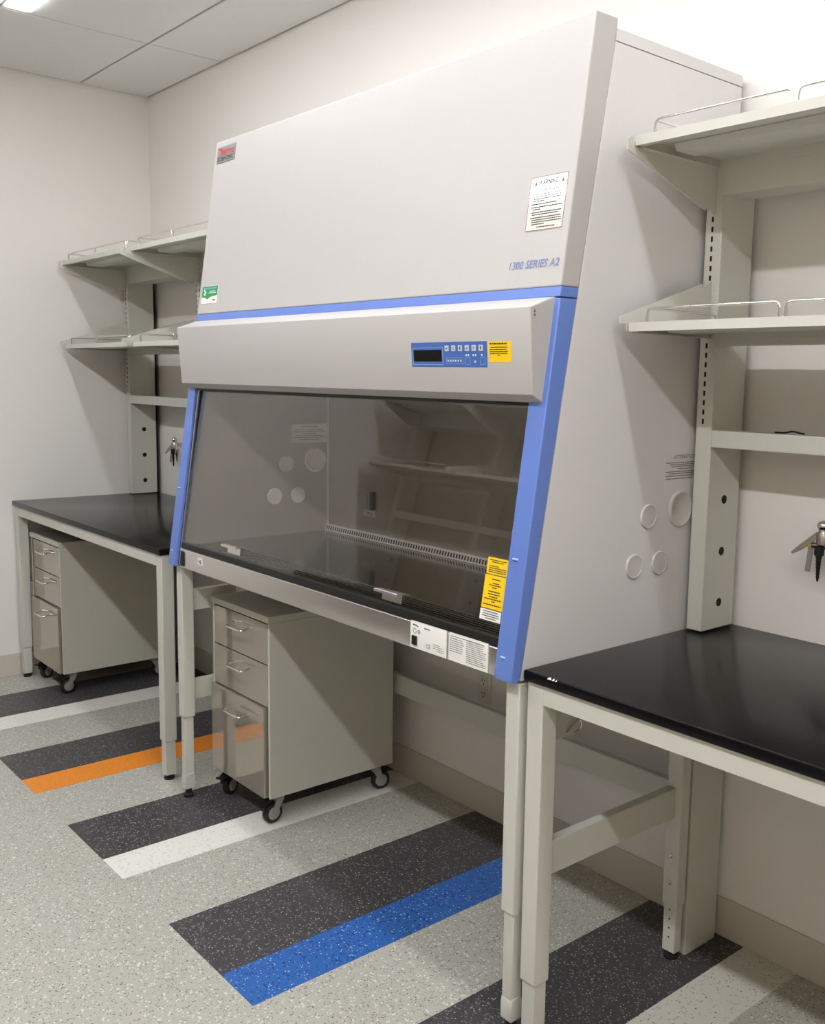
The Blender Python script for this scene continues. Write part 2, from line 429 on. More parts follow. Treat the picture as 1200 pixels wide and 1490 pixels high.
for x, y, w_, h_ in ((.135, .0075, .060, .0135), (.204, .0055, .0165, .0165), (.256, .0055, .0165, .0165)):
    bm = bmesh.new()
    for r in ((0, 0, w_, .0007), (0, h_, w_, .0007), (0, 0, .0007, h_), (w_, 0, .0007, h_+.0007)):
        slab(bm, PO+X_*(x+r[0])+CV*(y+r[1]), X_, CV, CN, r[2], r[3], .0004)
    build('panel_outline', bm, 'panel_line', con, smooth=False)
bm = bmesh.new(); slab(bm, cp(3.4925, 1.5885), X_, CV, CN, .0735, .0475, .0006)
yst = build('yellow_sticker', bm, 'label_yellow', con, smooth=False)
print_lines('sticker_heading', 'ink', yst, cp(3.4925, 1.6285)+CN*.0006, X_, CV, CN, .0735, [(0, .05, .82)], .0035)
print_lines('sticker_print', 'ink', yst, cp(3.4925, 1.5885)+CN*.0006, X_, CV, CN, .0735, [(.033, .1, .84), (.028, .05, .8), (.023, .05, .86), (.019, .05, .84), (.0145, .4, .5)], .0018)
for z, q in ((1.7, 0), (1.692, 1)):
    bm = bmesh.new(); c = Vector((3.629, -0.738, z))
    prism_dir(bm, [c-Y_*.004-Z_*.003, c+Y_*.004-Z_*.003, c+Z_*.004], X_*.0005)
    build('warning_mark', bm, 'ink_grey', con, smooth=False)
# sash glass and its frame
GX0, GX1 = 1.957, 3.588
off = -0.012
GK = K+0.020                                  # the sash leans a little more than the panel above it
GV = Vector((0, GK, 1)).normalized(); GN = Vector((0, -1, GK)).normalized()
def gp(x, z, o=0.0):
    p = fp(x, 1.20, -.013); return Vector((x, p.y+GK*(z-1.20), z))+GN*o
bm = bmesh.new(); slab(bm, gp(GX0, 0.960), FU, GV, GN, GX1-GX0+.004, 0.60, 0.005)
sash = build('sash_window', bm, 'sash_glass', cab, smooth=False, label='clear sloping sash glass')
bm = bmesh.new(); slab(bm, fp(GX0-.004, 0.944, off-.002), FU, FV, FN, GX1-GX0+.010, 0.022, 0.010)
build('sash_bottom_edge', bm, 'black', cab, bevel=.001)
bm = bmesh.new(); slab(bm, fp(XL+.049, 0.880, -.014), FU, FV, FN, .012, .63, .006)
build('sash_channel', bm, 'black', cab, smooth=False)
bm = bmesh.new(); slab(bm, fp(XL+.061, 0.880, -.014), FU, FV, FN, .005, .63, .009)
build('sash_guide', bm, 'stainless_front', cab, smooth=False)
bm = bmesh.new(); slab(bm, fp(XL+.066, 0.950, -.014), FU, FV, FN, .007, .56, .006)
build('sash_seal', bm, 'black', cab, smooth=False)
bm = bmesh.new(); slab(bm, fp(GX0-.02, 1.4935, -.010), FU, FV, FN, GX1-GX0+.03, .007, .010)
build('sash_top_seal', bm, 'black', cab, smooth=False)
for cx in (2.322, 3.166):
    bm = bmesh.new()
    slab(bm, fp(cx-.036, .9735, -.006), FU, FV, FN, .082, .026, .003)
    slab(bm, fp(cx-.050, .996, -.006), FU, FV, FN, .100, .004, .022)
    slab(bm, fp(cx-.050, .992, .013), FU, FV, FN, .100, .005, .003)
    build('sash_handle', bm, 'stainless_front', cab, bevel=.0008, seg=1)
def glass_label(x0, x1, z0, z1, mt, nm, rows, h, heading=None):
    bm = bmesh.new(); O = gp(x0, z0, .0051); ht = (z1-z0)/GV.z
    slab(bm, O, FU, GV, GN, x1-x0, ht, .0006)
    q = build(nm, bm, mt, cab, smooth=False)
    print_lines('printed_lines', 'ink', q, O+GN*.0006, FU, GV, GN, x1-x0, [(r*ht, a, e) for r, a, e in rows], h)
    return q
glass_label(3.511, 3.582, 1.101, 1.139, 'label_yellow', 'yellow_notice', [(.82, .1, .9), (.70, .2, .75), (.46, .1, .55), (.34, .1, .9), (.22, .1, .92), (.1, .1, .9)], .0022)
glass_label(3.509, 3.580, 1.022, 1.0985, 'label_yellow', 'yellow_notice', [(.87, .35, .75), (.75, .4, .7), (.69, .25, .8), (.62, .4, .62), (.50, .25, .78), (.42, .25, .8), (.34, .3, .72), (.27, .1, .9), (.20, .45, .6), (.10, .08, .92)], .0026)
glass_label(3.508, 3.578, .9945, 1.0195, 'label_white', 'white_notice', [(.78, .15, .85), (.56, .15, .9), (.36, .1, .92), (.16, .3, .8)], .002)
# inside
DZ = 0.945
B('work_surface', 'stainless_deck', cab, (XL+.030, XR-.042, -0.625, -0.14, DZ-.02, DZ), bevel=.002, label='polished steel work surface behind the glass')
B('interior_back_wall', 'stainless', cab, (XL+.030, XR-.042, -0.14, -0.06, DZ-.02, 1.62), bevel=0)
B('interior_ceiling', 'cabinet_white', cab, (XL+.030, XR-.042, -0.66, -0.14, 1.60, 1.62), bevel=0)
iw = []
for a, e in ((XL+.030, XL+.031), (XR-.043, XR-.042)):
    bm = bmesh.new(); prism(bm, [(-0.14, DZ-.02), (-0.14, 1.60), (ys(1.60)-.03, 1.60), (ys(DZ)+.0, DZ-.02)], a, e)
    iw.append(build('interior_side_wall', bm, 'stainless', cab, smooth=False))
B('corner_seam', 'label_white', cab, (XL+.031, XL+.0385, -0.147, -0.140, DZ+.022, 1.60), bevel=.002)
bm = bmesh.new()
prism(bm, [(-0.1405, DZ), (-0.1405, DZ+.026), (-0.150, DZ+.026), (-0.158, DZ+.0005)], XL+.031, XR-.043)
vg = build('rear_vent', bm, 'plug_grey', cab, bevel=.001, seg=1)
bm = bmesh.new(); vn = Vector((0, -.0255, .008)).normalized(); vv = Vector((0, .008, .0255)).normalized()
x = XL+.042
while x < XR-.055:
    slab(bm, Vector((x, -0.1562, DZ+.006))+vn*.0002, X_, vv, vn, .0075, .015, .0004); x += .0145
build('vent_slots', bm, 'dark_gap', vg, smooth=False, kind='stuff')
# front air intake grille: dark bars running along the opening
B('intake_trough', 'black', cab, (XL+.030, XR-.042, -0.760, -0.625, DZ-.035, DZ-.025), bevel=0)
for i in range(9):
    y = -0.748+i*.0150
    B('grille_bar', 'stainless_deck', cab, (XL+.032, XR-.044, y, y+.0055, DZ-.006, DZ-.001), bevel=.0008, seg=1)
for i in range(7):
    x = XL+.15+i*.25
    bm = bmesh.new(); prism_dir(bm, [(x, -.755, DZ-.007), (x+.006, -.755, DZ-.007), (x+.096, -.630, DZ-.007), (x+.090, -.630, DZ-.007)], -Z_*.004)
    build('grille_brace', bm, 'stainless_deck', cab, smooth=False)
# stainless sill below the sash
bm = bmesh.new()
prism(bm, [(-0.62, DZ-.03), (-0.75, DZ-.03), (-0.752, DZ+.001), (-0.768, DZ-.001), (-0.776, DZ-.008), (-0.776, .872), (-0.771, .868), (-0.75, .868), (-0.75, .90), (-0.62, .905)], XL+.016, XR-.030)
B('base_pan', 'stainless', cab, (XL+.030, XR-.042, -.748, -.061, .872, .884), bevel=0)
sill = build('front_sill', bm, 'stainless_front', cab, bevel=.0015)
B('sill_end_seal', 'rubber', cab, (XL+.066, XL+.086, -.780, -.7765, .876, .930), bevel=.0015)
SN = -Y_
def plate(x0, x1, z0, z1, nm):
    bm = bmesh.new()
    prism(bm, [(-0.7765, z0), (-0.7795, z0), (-0.7795, z1-.012), (-0.777, z1-.004), (-0.771, z1+.001), (-0.768, z1+.001), (-0.774, z1-.006), (-0.7765, z1-.012)], x0, x1)
    return build(nm, bm, 'label_white', cab, bevel=.0008, seg=1)
p1 = plate(3.258, 3.399, .873, .9465, 'switch_plate')
p2 = plate(3.408, 3.548, .873, .9465, 'rating_plate')
B('rocker_switch', 'black', p1, (3.268, 3.287, -.784, -.7795, .882, .906), bevel=.0015)
text_mesh('printed_mark', 'CE', 'ink', p1, (3.322, -.7799, .8835), X_, Z_, SN, .0155)
print_lines('printed_lines', 'ink_grey', p1, (3.350, -.7796, .877), X_, Z_, SN, .042, [(.021, 0, .6), (.016, 0, .9), (.011, 0, 1), (.006, .3, 1)], .0012)
print_lines('printed_lines', 'ink', p1, (3.270, -.7796, .926), X_, Z_, SN, .030, [(.006, 0, .5), (.004, .5, .7)], .003)
print_lines('printed_lines', 'ink', p1, (3.315, -.7796, .926), X_, Z_, SN, .024, [(.004, 0, .9)], .0028)
bm = bmesh.new()
for c, r in (((3.276, -.7796, .917), .006), ((3.2925, -.7796, .917), .004)):
    for k in range(10):
        t0 = k*math.pi/5; p = Vector(c)+X_*math.cos(t0)*r+Z_*math.sin(t0)*r
        slab(bm, p, X_, Z_, SN, .0022, .0016, .0004)
build('round_mark', bm, 'ink', p1, smooth=False)
rows = [(.062, .05, .9)]
rows += [(.066-.0052*i, .04, random.uniform(.30, .42)) for i in range(2, 9)] + [(.066-.0048*i, .46, random.uniform(.80, .97)) for i in range(1, 13)]
print_lines('printed_lines', 'ink_grey', p2, (3.408, -.7796, .873), X_, Z_, SN, .140, rows, .0015)
bm = bmesh.new(); slab(bm, (2.075, -.7762, .901), X_, Z_, SN, .038, .024, .0006)
q = build('small_sticker', bm, 'label_white', cab, smooth=False)
bm = bmesh.new()
slab(bm, (2.081, -.7769, .913), X_, Z_, SN, .018, .0018, .0004); slab(bm, (2.086, -.7769, .909), X_, Z_, SN, .016, .0018, .0004); slab(bm, (2.096, -.7769, .905), X_, Z_, SN, .005, .004, .0004); slab(bm, (2.092, -.7769, .916), X_, Z_, SN, .010, .0016, .0004)
build('sticker_mark', bm, 'ink', q, smooth=False)
# labels on the sloping front
def flabel(x0, x1, z0, z1, mt, nm, t=.0007, lab=None):
    bm = bmesh.new(); slab(bm, fp(x0, z0, .0002), FU, FV, FN, x1-x0, (z1-z0)/FV.z, t)
    return build(nm, bm, mt, cab, smooth=False, label=lab)
lg = flabel(1.908, 2.036, 2.279, 2.333, 'logo_grey', 'maker_badge', .002)
text_mesh('badge_lettering', 'Thermo', 'ink_red', lg, fp(1.914, 2.303, .0022), FU, FV, FN, .036, width=.116, offset=.0008)
text_mesh('badge_lettering', 'SCIENTIFIC', 'ink', lg, fp(1.914, 2.284, .0022), FU, FV, FN, .020, width=.114, offset=.0003)
gs = flabel(1.907, 2.023, 1.793, 1.854, 'label_white', 'certification_sticker')
bm = bmesh.new(); z_ = lambda z: (z-1.793)/FV.z
pl = lambda x, z: fp(x, z, .0011)
prism_dir(bm, [pl(1.9085, 1.8525), pl(1.9085, 1.815), pl(1.930, 1.815), pl(1.950, 1.808), pl(1.975, 1.816), pl(2.0215, 1.820), pl(2.0215, 1.8525)], FN*.0003)
build('sticker_field', bm, 'label_green', gs, smooth=False)
print_lines('sticker_heading', 'panel_line', gs, fp(1.907, 1.843, .0015), FU, FV, FN, .116, [(0, .12, .9)], .004)
print_lines('sticker_print', 'label_white', gs, fp(1.907, 1.828, .0015), FU, FV, FN, .116, [(.006, .5, .85), (0, .45, .9)], .0026)
print_lines('sticker_mark', 'label_white', gs, fp(1.907, 1.818, .0015), FU, FV, FN, .116, [(.018, .12, .2), (.011, .18, .3), (.004, .14, .24)], .006)
print_lines('sticker_print', 'ink_rust', gs, fp(1.907, 1.802, .0015), FU, FV, FN, .116, [(0, .7, .9)], .005)
wl = flabel(3.506, 3.621, 1.888, 2.0095, 'label_cream', 'warning_label', lab='glossy warning label with fine print')
WO = fp(3.506, 1.888, .0010); WW, WH = .115, .1227
bm = bmesh.new()
for r in ((0, 0, WW, .0012), (0, WH-.0012, WW, .0012), (0, 0, .0012, WH), (WW-.0012, 0, .0012, WH)):
    slab(bm, WO+FU*r[0]+FV*r[1], FU, FV, FN, r[2], r[3], .0002)
build('label_border', bm, 'ink_rust', wl, smooth=False)
text_mesh('warning_lettering', 'WARNING', 'ink', wl, WO+FU*.026+FV*.103, FU, FV, FN, .0155, width=.062, offset=.0003)
for x in (.012, .096):
    bm = bmesh.new(); c = WO+FU*x+FV*.103
    prism_dir(bm, [c, c+FU*.011, c+FU*.0055+FV*.010], FN*.0003); build('warning_mark', bm, 'ink_rust', wl, smooth=False)
print_lines('label_print', 'ink', wl, WO, FU, FV, FN, WW,
            [(.090, .35, .8), (.081, .10, .9), (.076, .14, .93), (.071, .14, .9), (.066, .14, .45), (.059, .1, .8), (.052, .1, .93), (.047, .14, .35), (.040, .1, .93), (.035, .14, .85), (.028, .1, .93), (.023, .14, .95), (.018, .14, .95), (.013, .14, .5), (.006, .3, .8)], .0022)
text_mesh('model_lettering', '1300 SERIES A2', 'ink_blue', cab, fp(3.462, 1.8035, .0004), FU, FV, FN, .0255, width=.160, shear=0.18, offset=.0005)
# service ports with plugs on both sides, attention notices
def port(x, nx, y, z, r, mt):
    bm = bmesh.new(); lathe(bm, (x, y, z), X_*nx, [(0, r), (.003, r), (.005, r*.93), (.005, r*.90), (.0035, r*.86), (.0035, 0.0)], 28)
    return build('port_plug', bm, mt, cab)
for x, nx, mt in ((XR, 1, 'plug_grey'), (XL+.031, 1, 'label_white')):
    port(x, nx, -.330, 1.2165, .031, mt); port(x, nx, -.380, 1.0945, .031, mt); port(x, nx, -.278, 1.0930, .031, mt)
    bm = bmesh.new(); lathe(bm, (x, -.199, 1.227), X_, [(0, .0485), (.004, .0485), (.006, .045), (.006, .041), (.002, .037), (.002, 0)], 36)
    build('port_collar', bm, mt, cab)
for x in (XR,):
    t_ = text_mesh('attention_lettering', 'ATTENTION', 'ink_grey', cab, (x+.0003, -.235, 1.357), Y_, Z_, X_, .014, width=.095)
    print_lines('attention_print', 'ink_grey', cab, (x+.0002, -.265, 1.300), Y_, Z_, X_, .14, [(.046, 0, .95), (.041, .1, .85), (.036, .15, .9), (.030, .35, .8), (.023, 0, .9), (.018, .1, .95), (.012, 0, .9), (.005, 0, .8)], .0022)
bm = bmesh.new(); slab(bm, (XL+.0312, -.305, 1.294), Y_, Z_, X_, .157, .072, .0008)
q = build('attention_notice', bm, 'label_white', cab, smooth=False)
print_lines('printed_lines', 'ink_grey', q, (XL+.032, -.305, 1.294), Y_, Z_, X_, .157, [(.060, .25, .75), (.049, .1, .9), (.042, .05, .95), (.034, .3, .7), (.026, .1, .9), (.019, .05, .95), (.011, .2, .8)], .0025)
# socket inside
sk = B('power_socket', 'box_grey', cab, (2.148, 2.228, -.158, -.140, 1.062, 1.126), bevel=.002)
B('socket_cover', 'box_grey', sk, (2.152, 2.212, -.168, -.158, 1.068, 1.118), bevel=.002)
B('socket_hinge', 'black', sk, (2.222, 2.236, -.160, -.141, 1.060, 1.127), bevel=.001)
bm = bmesh.new()
for x in (2.168, 2.196): slab(bm, (x, -.1685, 1.110), X_, Z_, SN, .006, .003, .0004)
build('socket_screw', bm, 'black', sk, smooth=False)
bm = bmesh.new(); slab(bm, (2.160, -.1402, 1.031), X_, Z_, SN, .072, .022, .0006)
q = build('socket_label', bm, 'label_white', cab, smooth=False)
print_lines('printed_lines', 'ink', q, (2.160, -.1410, 1.031), X_, Z_, SN, .072, [(.014, .1, .9), (.009, .25, .8), (.003, .1, .85)], .0022)

# ------------------------------------------------------------------ cabinet stand
st = thing('cabinet_stand', 'light grey steel stand with telescopic legs under the safety cabinet', 'stand', ((XL+XR)/2, -0.43, 0))
for x in (XL+.002, XR-.043):
    for y in (-.768, -.108):
        lg_ = B('leg', 'frame_grey', st, (x, x+.043, y, y+.044, .308, .868), bevel=.003)
        B('inner_leg', 'frame_grey', lg_, (x+.005, x+.038, y+.005, y+.039, .09, .312), bevel=.003)
        bm = bmesh.new()
        prism(bm, [(y+.003, .035), (y+.041, .035), (y+.041, .078), (y+.037, .094), (y+.007, .094), (y+.003, .078)], x+.003, x+.040)
        build('leg_collar', bm, 'frame_grey', lg_, bevel=.003)
        bm = bmesh.new(); lathe(bm, (x+.0215, y+.022, 0), Z_, [(0, .018), (.012, .018), (.016, .012), (.036, .011)], 16)
        build('levelling_foot', bm, 'rubber', lg_)
for x in (XL+.004, XR-.036):
    bm = bmesh.new()
    prism(bm, [(-.724, .700), (-.724, .776), (-.560, .776), (-.549, .770), (-.544, .758), (-.544, .720), (-.549, .706), (-.560, .700)], x, x+.024)
    ua = build('upper_arm', bm, 'frame_grey', st, bevel=.002)
    B('lower_rail', 'frame_grey', st, (x, x+.024, -.724, -.108, .366, .441), bevel=.003)
B('rear_stretcher', 'frame_grey', st, (XL+.045, XR-.043, -.104, -.080, .370, .445), bevel=.003)
bm = bmesh.new(); hy = -.566
tube(bm, rounded([(XR-.008, hy-.03, .712), (XR-.002, hy+.004, .742), (XR+.001, hy+.012, .735), (XR+.001, hy+.010, .715), (XR-.004, hy-.008, .709)], .01), .0028, 8)
build('cable_hook', bm, 'chrome', st, label='small chrome hook on the arm')

# ------------------------------------------------------------------ lab bench with uprights (local coordinates, origin at its rear left floor corner)
bench = thing('lab_bench', '', 'lab bench')
BLEN = 1.72
B('worktop', 'black_top', bench, (0, BLEN, -.765, -.015, .879, .904), bevel=.0045, seg=4, label='black resin worktop')
for x in (.006, BLEN-.054):
    for y in (-.755, -.215):
        d = .048 if y < -.5 else .038
        l_ = B('leg', 'frame_grey', bench, (x, x+.048, y, y+d, .155, .878), bevel=.003)
        B('inner_leg', 'frame_grey', l_, (x+.004, x+.044, y+.004, y+d-.004, .020, .157), bevel=.002)
        bm = bmesh.new(); lathe(bm, (x+.024, y+d/2, 0), Z_, [(0, .020), (.008, .020), (.012, .010), (.021, .010)], 16)
        build('levelling_foot', bm, 'rubber', l_)
        if y > -.5:
            for z in (.296, .219):
                bm = bmesh.new(); lathe(bm, (x+.024, y, z), -Y_, [(0, .006), (.003, .006), (.004, .004), (.004, 0)], 12); build('bolt', bm, 'chrome', l_)
            bm = bmesh.new()
            for k in range(4): lathe(bm, (x+.024, y+.0042, .140-k*.026), -Y_, [(0, .0028), (.0005, .0028)], 10)
            build('adjustment_holes', bm, 'dark_gap', l_)
B('front_apron', 'frame_grey', bench, (.054, BLEN-.054, -.755, -.725, .832, .878), bevel=.002)
B('rear_apron', 'frame_grey', bench, (.054, BLEN-.054, -.21, -.18, .832, .878), bevel=.002)
for x in (.010, BLEN-.050): B('side_apron', 'frame_grey', bench, (x, x+.04, -.707, -.215, .832, .878), bevel=.002)
B('lower_rail', 'frame_grey', bench, (.008, .034, -.707, -.215, .402, .487), bevel=.004)
PX = (.006, .834, BLEN-.054)
for i, x in enumerate(PX):
    pz = 0.0
    up_ = B('upright', 'frame_grey', bench, (x, x+.048, -.166, -.026, .906, 2.076), bevel=.003)
    if i != 1: B('lower_post', 'frame_grey', bench, (x, x+.048, -.166, -.026, .0, .877), bevel=.003)
    bm = bmesh.new()
    xc = [x+.021] if i != 1 else [x+.008, x+.034]
    for xx in xc:
        z = 1.453
        while z < 2.062:
            slab(bm, (xx-.003, -.1662, z-.0065), X_, Z_, -Y_, .006, .013, .0003); z += .0239
    build('bracket_slots', bm, 'dark_gap', up_, smooth=False)
    for z in (1.25, 1.113, .976):
        for sx, xx in ((1, x+.048), (-1, x)):
            bm = bmesh.new(); lathe(bm, (xx, -.094, z), X_*sx, [(0, .0115), (.0004, .0115)], 20)
            build('cable_hole', bm, 'dark_gap', up_, smooth=False)
    B('rear_shadow_strip', 'dark_gap', up_, (x+.006, x+.0475, -.026, -.017, .906, 2.07), bevel=0)  # black strip put in for the narrow shadow gap behind the upright
for a, e in ((PX[0]+.048, PX[1]), (PX[1]+.048, PX[2])):
    bm = bmesh.new(); box(bm, a, e, -.1665, -.1635, 2.010, 2.0775); box(bm, a, e, -.1635, -.070, 2.010, 2.013); box(bm, a, e, -.1635, -.030, 2.0745, 2.0775)
    build('upper_crossbeam', bm, 'frame_grey', bench)
    bm = bmesh.new(); box(bm, a, e, -.1665, -.1635, 1.645, 1.6645); box(bm, a, e, -.1635, -.100, 1.645, 1.648)
    build('middle_crossbeam', bm, 'frame_grey', bench)
    B('service_rail', 'frame_grey', bench, (a, e, -.166, -.105, 1.388, 1.432), bevel=.003)

# shelf (local to the bench): sheet steel with folded lips, stiffener, two brackets, wire guard rails
def make_shelf(x0, x1, zt, below):
    s = thing('guard_rail_shelf', '', 'shelf', (x0, 0, zt))
    x0i, x1i = x0+.002, x1-.002
    bm = bmesh.new()
    box(bm, x0i, x1i, -.486, -.1670, zt-.003, zt)
    box(bm, x0i, x1i, -.488, -.485, zt-.021, zt); box(bm, x0i, x1i, -.485, -.470, zt-.021, zt-.019)
    box(bm, x0i, x1i, -.1697, -.1670, zt-.027, zt)
    box(bm, x0i, x0i+.003, -.485, -.1715, zt-.021, zt-.003); box(bm, x1i-.003, x1i, -.485, -.1715, zt-.021, zt-.003)
    build('shelf_panel', bm, 'frame_grey', s)
    bm = bmesh.new()
    prism(bm, [(-.385, zt-.004), (-.375, zt-.019), (-.300, zt-.019), (-.290, zt-.004), (-.292, zt-.0035), (-.302, zt-.017), (-.373, zt-.017), (-.383, zt-.0035)], x0+.03, x1-.03)
    build('stiffener', bm, 'frame_grey', s)
    for xb, sg in ((x0-.004, 1), (x1+.0005, -1)):
        bm = bmesh.new(); t = .0035
        if below:
            poly = [(-.500, zt-.002), (-.510, zt-.008), (-.510, zt-.032), (-.208, zt-.128), (-.200, zt-.120), (-.168, zt-.134), (-.168, zt-.004), (-.484, zt-.004), (-.488, zt-.022), (-.492, zt-.022), (-.492, zt-.002)]
            fl = (xb+(t if sg > 0 else -.014), xb+(t+.014 if sg > 0 else 0), -.470, -.176, zt-.0245, zt-.0225)
        else:
            poly = [(-.490, zt-.020), (-.492, zt-.003), (-.514, zt-.003), (-.514, zt+.012), (-.208, zt+.108), (-.200, zt+.100), (-.168, zt+.117), (-.168, zt-.022)]
            fl = (xb+(t if sg > 0 else -.014), xb+(t+.014 if sg > 0 else 0), -.470, -.176, zt-.0245, zt-.0225)
        prism(bm, poly, xb, xb+t); 
        box(bm, *fl)
        build('bracket', bm, 'frame_grey', s)
    L_ = x1-x0; mid = (x0+x1)/2
    for a, e, left in ((x0+.045, mid-.006, True), (mid+.008, x1-.020, False)):
        bm = bmesh.new(); y = -.474; h = .031
        tube(bm, rounded([(a, y, zt-.002), (a, y, zt+h), (e, y, zt+h), (e, y, zt-.002)], .014), .0029, 8)
        xe = a-.004 if left else e+.004
        tube(bm, rounded([(xe, y+.004, zt-.002), (xe, y+.004, zt+h), (xe, -.20, zt+h), (xe, -.20, zt-.002)], .012), .0029, 8)
        build('guard_rail', bm, 'chrome', s)
    return s
SH = [(.034, .806), (.873, 1.664)]
proto_hi = make_shelf(SH[0][0], SH[0][1], 2.099, True)
proto_lo = make_shelf(SH[0][0], SH[0][1], 1.686, False)

def place_bench(o, x, rot, label, group=None):
    o.location = (x, RY, 0) if rot else (x, 0, 0)
    o.rotation_euler = (0, 0, math.pi if rot else 0)
    o['label'] = label
    if group: o['group'] = group
def place_shelf(o, bx, k, z, rot, label):
    lx = SH[k][0]
    o.location = (bx-lx, RY, z) if rot else (bx+lx, 0, z)
    o.rotation_euler = (0, 0, math.pi if rot else 0)
    o['label'] = label; o['group'] = 'grey shelves with wire guard rails'
BL, BR, BO = 0.022, 3.650, 0.045+BLEN
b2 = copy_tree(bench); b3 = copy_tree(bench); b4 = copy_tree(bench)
for ch in [g for c in bench.children for g in c.children if g.name.startswith('rear_shadow_strip')]:
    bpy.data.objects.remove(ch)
bm = bmesh.new()
for x, w_ in ((.075, .012), (.089, .007), (.099, .004)):
    prism_dir(bm, [(x, -.7655, .9005), (x+w_, -.7655, .9010), (x+w_*.8, -.7622, .9044), (x+.002, -.7620, .9043)], (0, .0015, -.0015))
build('edge_chip', bm, 'label_white', bench, label='pale chipped spots on the worktop edge')
place_bench(bench, BR, False, 'black topped lab bench touching the right side panel of the safety cabinet')
place_bench(b2, BL, False, 'black topped lab bench standing in the corner of the room by the left wall')
place_bench(b3, BO, True, 'black topped lab bench on the opposite wall, mirrored in the cabinet glass')
place_bench(b4, BO+BLEN+.02, True, 'black topped lab bench on the opposite wall, next to the corner bench')
spots = []
for k in (0, 1):
    for z, hi in ((2.099, True), (1.686, False)):
        lv = 'upper' if hi else 'lower'
        pr = lambda: proto_hi if hi else proto_lo
        spots.append((hi, BR, k, z, False, f'{lv} grey shelf with wire guard rail, ' + ('beside the side panel of the safety cabinet' if k == 0 else 'far end of the bench beside the safety cabinet')))
        spots.append((hi, BL, k, z, False, f'{lv} grey shelf with wire guard rail, ' + ('against the left wall in the room corner' if k == 0 else 'partly hidden behind the safety cabinet')))
        for bx, nm in ((BO, 'corner'), (BO+BLEN+.02, 'second')):
            spots.append((hi, bx, k, z, True, f'{lv} grey shelf over the {nm} bench opposite, ' + ('second from' if k else 'next to') + ' the left wall'))
used = set()
for hi, bx, k, z, rot, lab in spots:
    pr = proto_hi if hi else proto_lo
    o = pr if hi not in used else copy_tree(pr)
    used.add(hi)
    place_shelf(o, bx, k, z, rot, lab)

# ------------------------------------------------------------------ drawer pedestals on casters
PW, PD, PZ0, PZ1 = .405, .525, .105, .748
ped = thing('drawer_pedestal', '', 'drawer unit')     # local: origin at front left floor corner, depth towards +y
bm = bmesh.new()
box(bm, 0, .011, 0, PD, PZ0, PZ1-.024); box(bm, PW-.011, PW, 0, PD, PZ0, PZ1-.024)
box(bm, .011, PW-.011, PD-.01, PD, PZ0, PZ1-.024); box(bm, .011, PW-.011, .030, PD-.01, PZ0, PZ0+.012); box(bm, .011, PW-.011, .03, PD-.01, PZ1-.036, PZ1-.024)
build('body', bm, 'pedestal_grey', ped, bevel=.0015, seg=1)
B('drawer_recess', 'dark_gap', ped, (.011, PW-.011, .025, .030, PZ0, PZ1-.024), bevel=0)
B('top_panel', 'pedestal_grey', ped, (-.004, PW+.004, -.006, PD, PZ1-.0235, PZ1), bevel=.003)
for z0, z1, q in ((.578, PZ1-.030, 0), (.4285, .574, 0), (PZ0, .4245, 1)):
    yy = -.012 if q else .001
    d_ = B('drawer', 'drawer_grey', ped, (.013-(.006 if q else 0), PW-.013-(.008 if q else 0), yy, .024, z0, z1), bevel=.0015, label='glossy taupe drawer front')
    zh = z1-.040 if not q else z1-.052
    bm = bmesh.new(); xh = .218
    tube(bm, rounded([(xh-.055, yy+.001, zh+.004), (xh-.055, yy-.036, zh-.003), (xh+.055, yy-.036, zh-.003), (xh+.055, yy+.001, zh+.004)], .012), .0044, 10)
    build('handle', bm, 'chrome', d_)
def caster(x, y, ang, brake):
    c = Matrix.Translation((x, y, 0)) @ Matrix.Rotation(ang, 4, 'Z')
    def add(nm, fn, mt, par):
        bm = bmesh.new(); fn(bm); bmesh.ops.transform(bm, matrix=c, verts=bm.verts)
        return build(nm, bm, mt, par)
    cs = add('caster', lambda bm: (box(bm, -.030, .030, -.030, .030, .099, .1045), lathe(bm, (0, 0, .084), Z_, [(0, .022), (.015, .024)], 16)), 'caster_grey', ped)
    add('wheel', lambda bm: lathe(bm, (-.012, -.022, .036), X_, [(0, .024), (0, .032), (.004, .036), (.020, .036), (.024, .032), (.024, .024)], 24), 'rubber', cs)
    add('hub', lambda bm: lathe(bm, (-.0135, -.022, .036), X_, [(0, .005), (0, .020), (.001, .0235), (.026, .0235), (.027, .020), (.027, .005)], 20), 'caster_grey', cs)
    def fork(bm):
        for sx in (-.018, .015):
            prism(bm, [(.018, .086), (-.016, .086), (-.029, .042), (-.027, .030), (-.017, .030), (-.008, .044)], sx, sx+.003)
    add('fork', fork, 'caster_grey', cs)
    if brake:
        add('brake_pedal', lambda bm: (prism(bm, [(-.028, .085), (-.070, .070), (-.088, .078), (-.088, .084), (-.066, .080), (-.030, .095)], -.016, .016), box(bm, -.014, .014, -.064, -.048, .052, .068)), 'black', cs)
for x, y, a, br in ((.045, .055, .45, True), (PW-.045, .055, .05, True), (.045, PD-.05, 2.6, False), (PW-.045, PD-.05, 2.9, False)):
    caster(x, y, a, br)
ped2 = copy_tree(ped)
ped.location = (1.929, -.650, 0); ped['label'] = 'grey drawer pedestal on casters under the glass fronted safety cabinet'
ped2.location = (.081, -.698, 0); ped2['label'] = 'grey drawer pedestal on casters under the black bench by the left wall'
for p in (ped, ped2): p['group'] = 'drawer pedestals on casters'

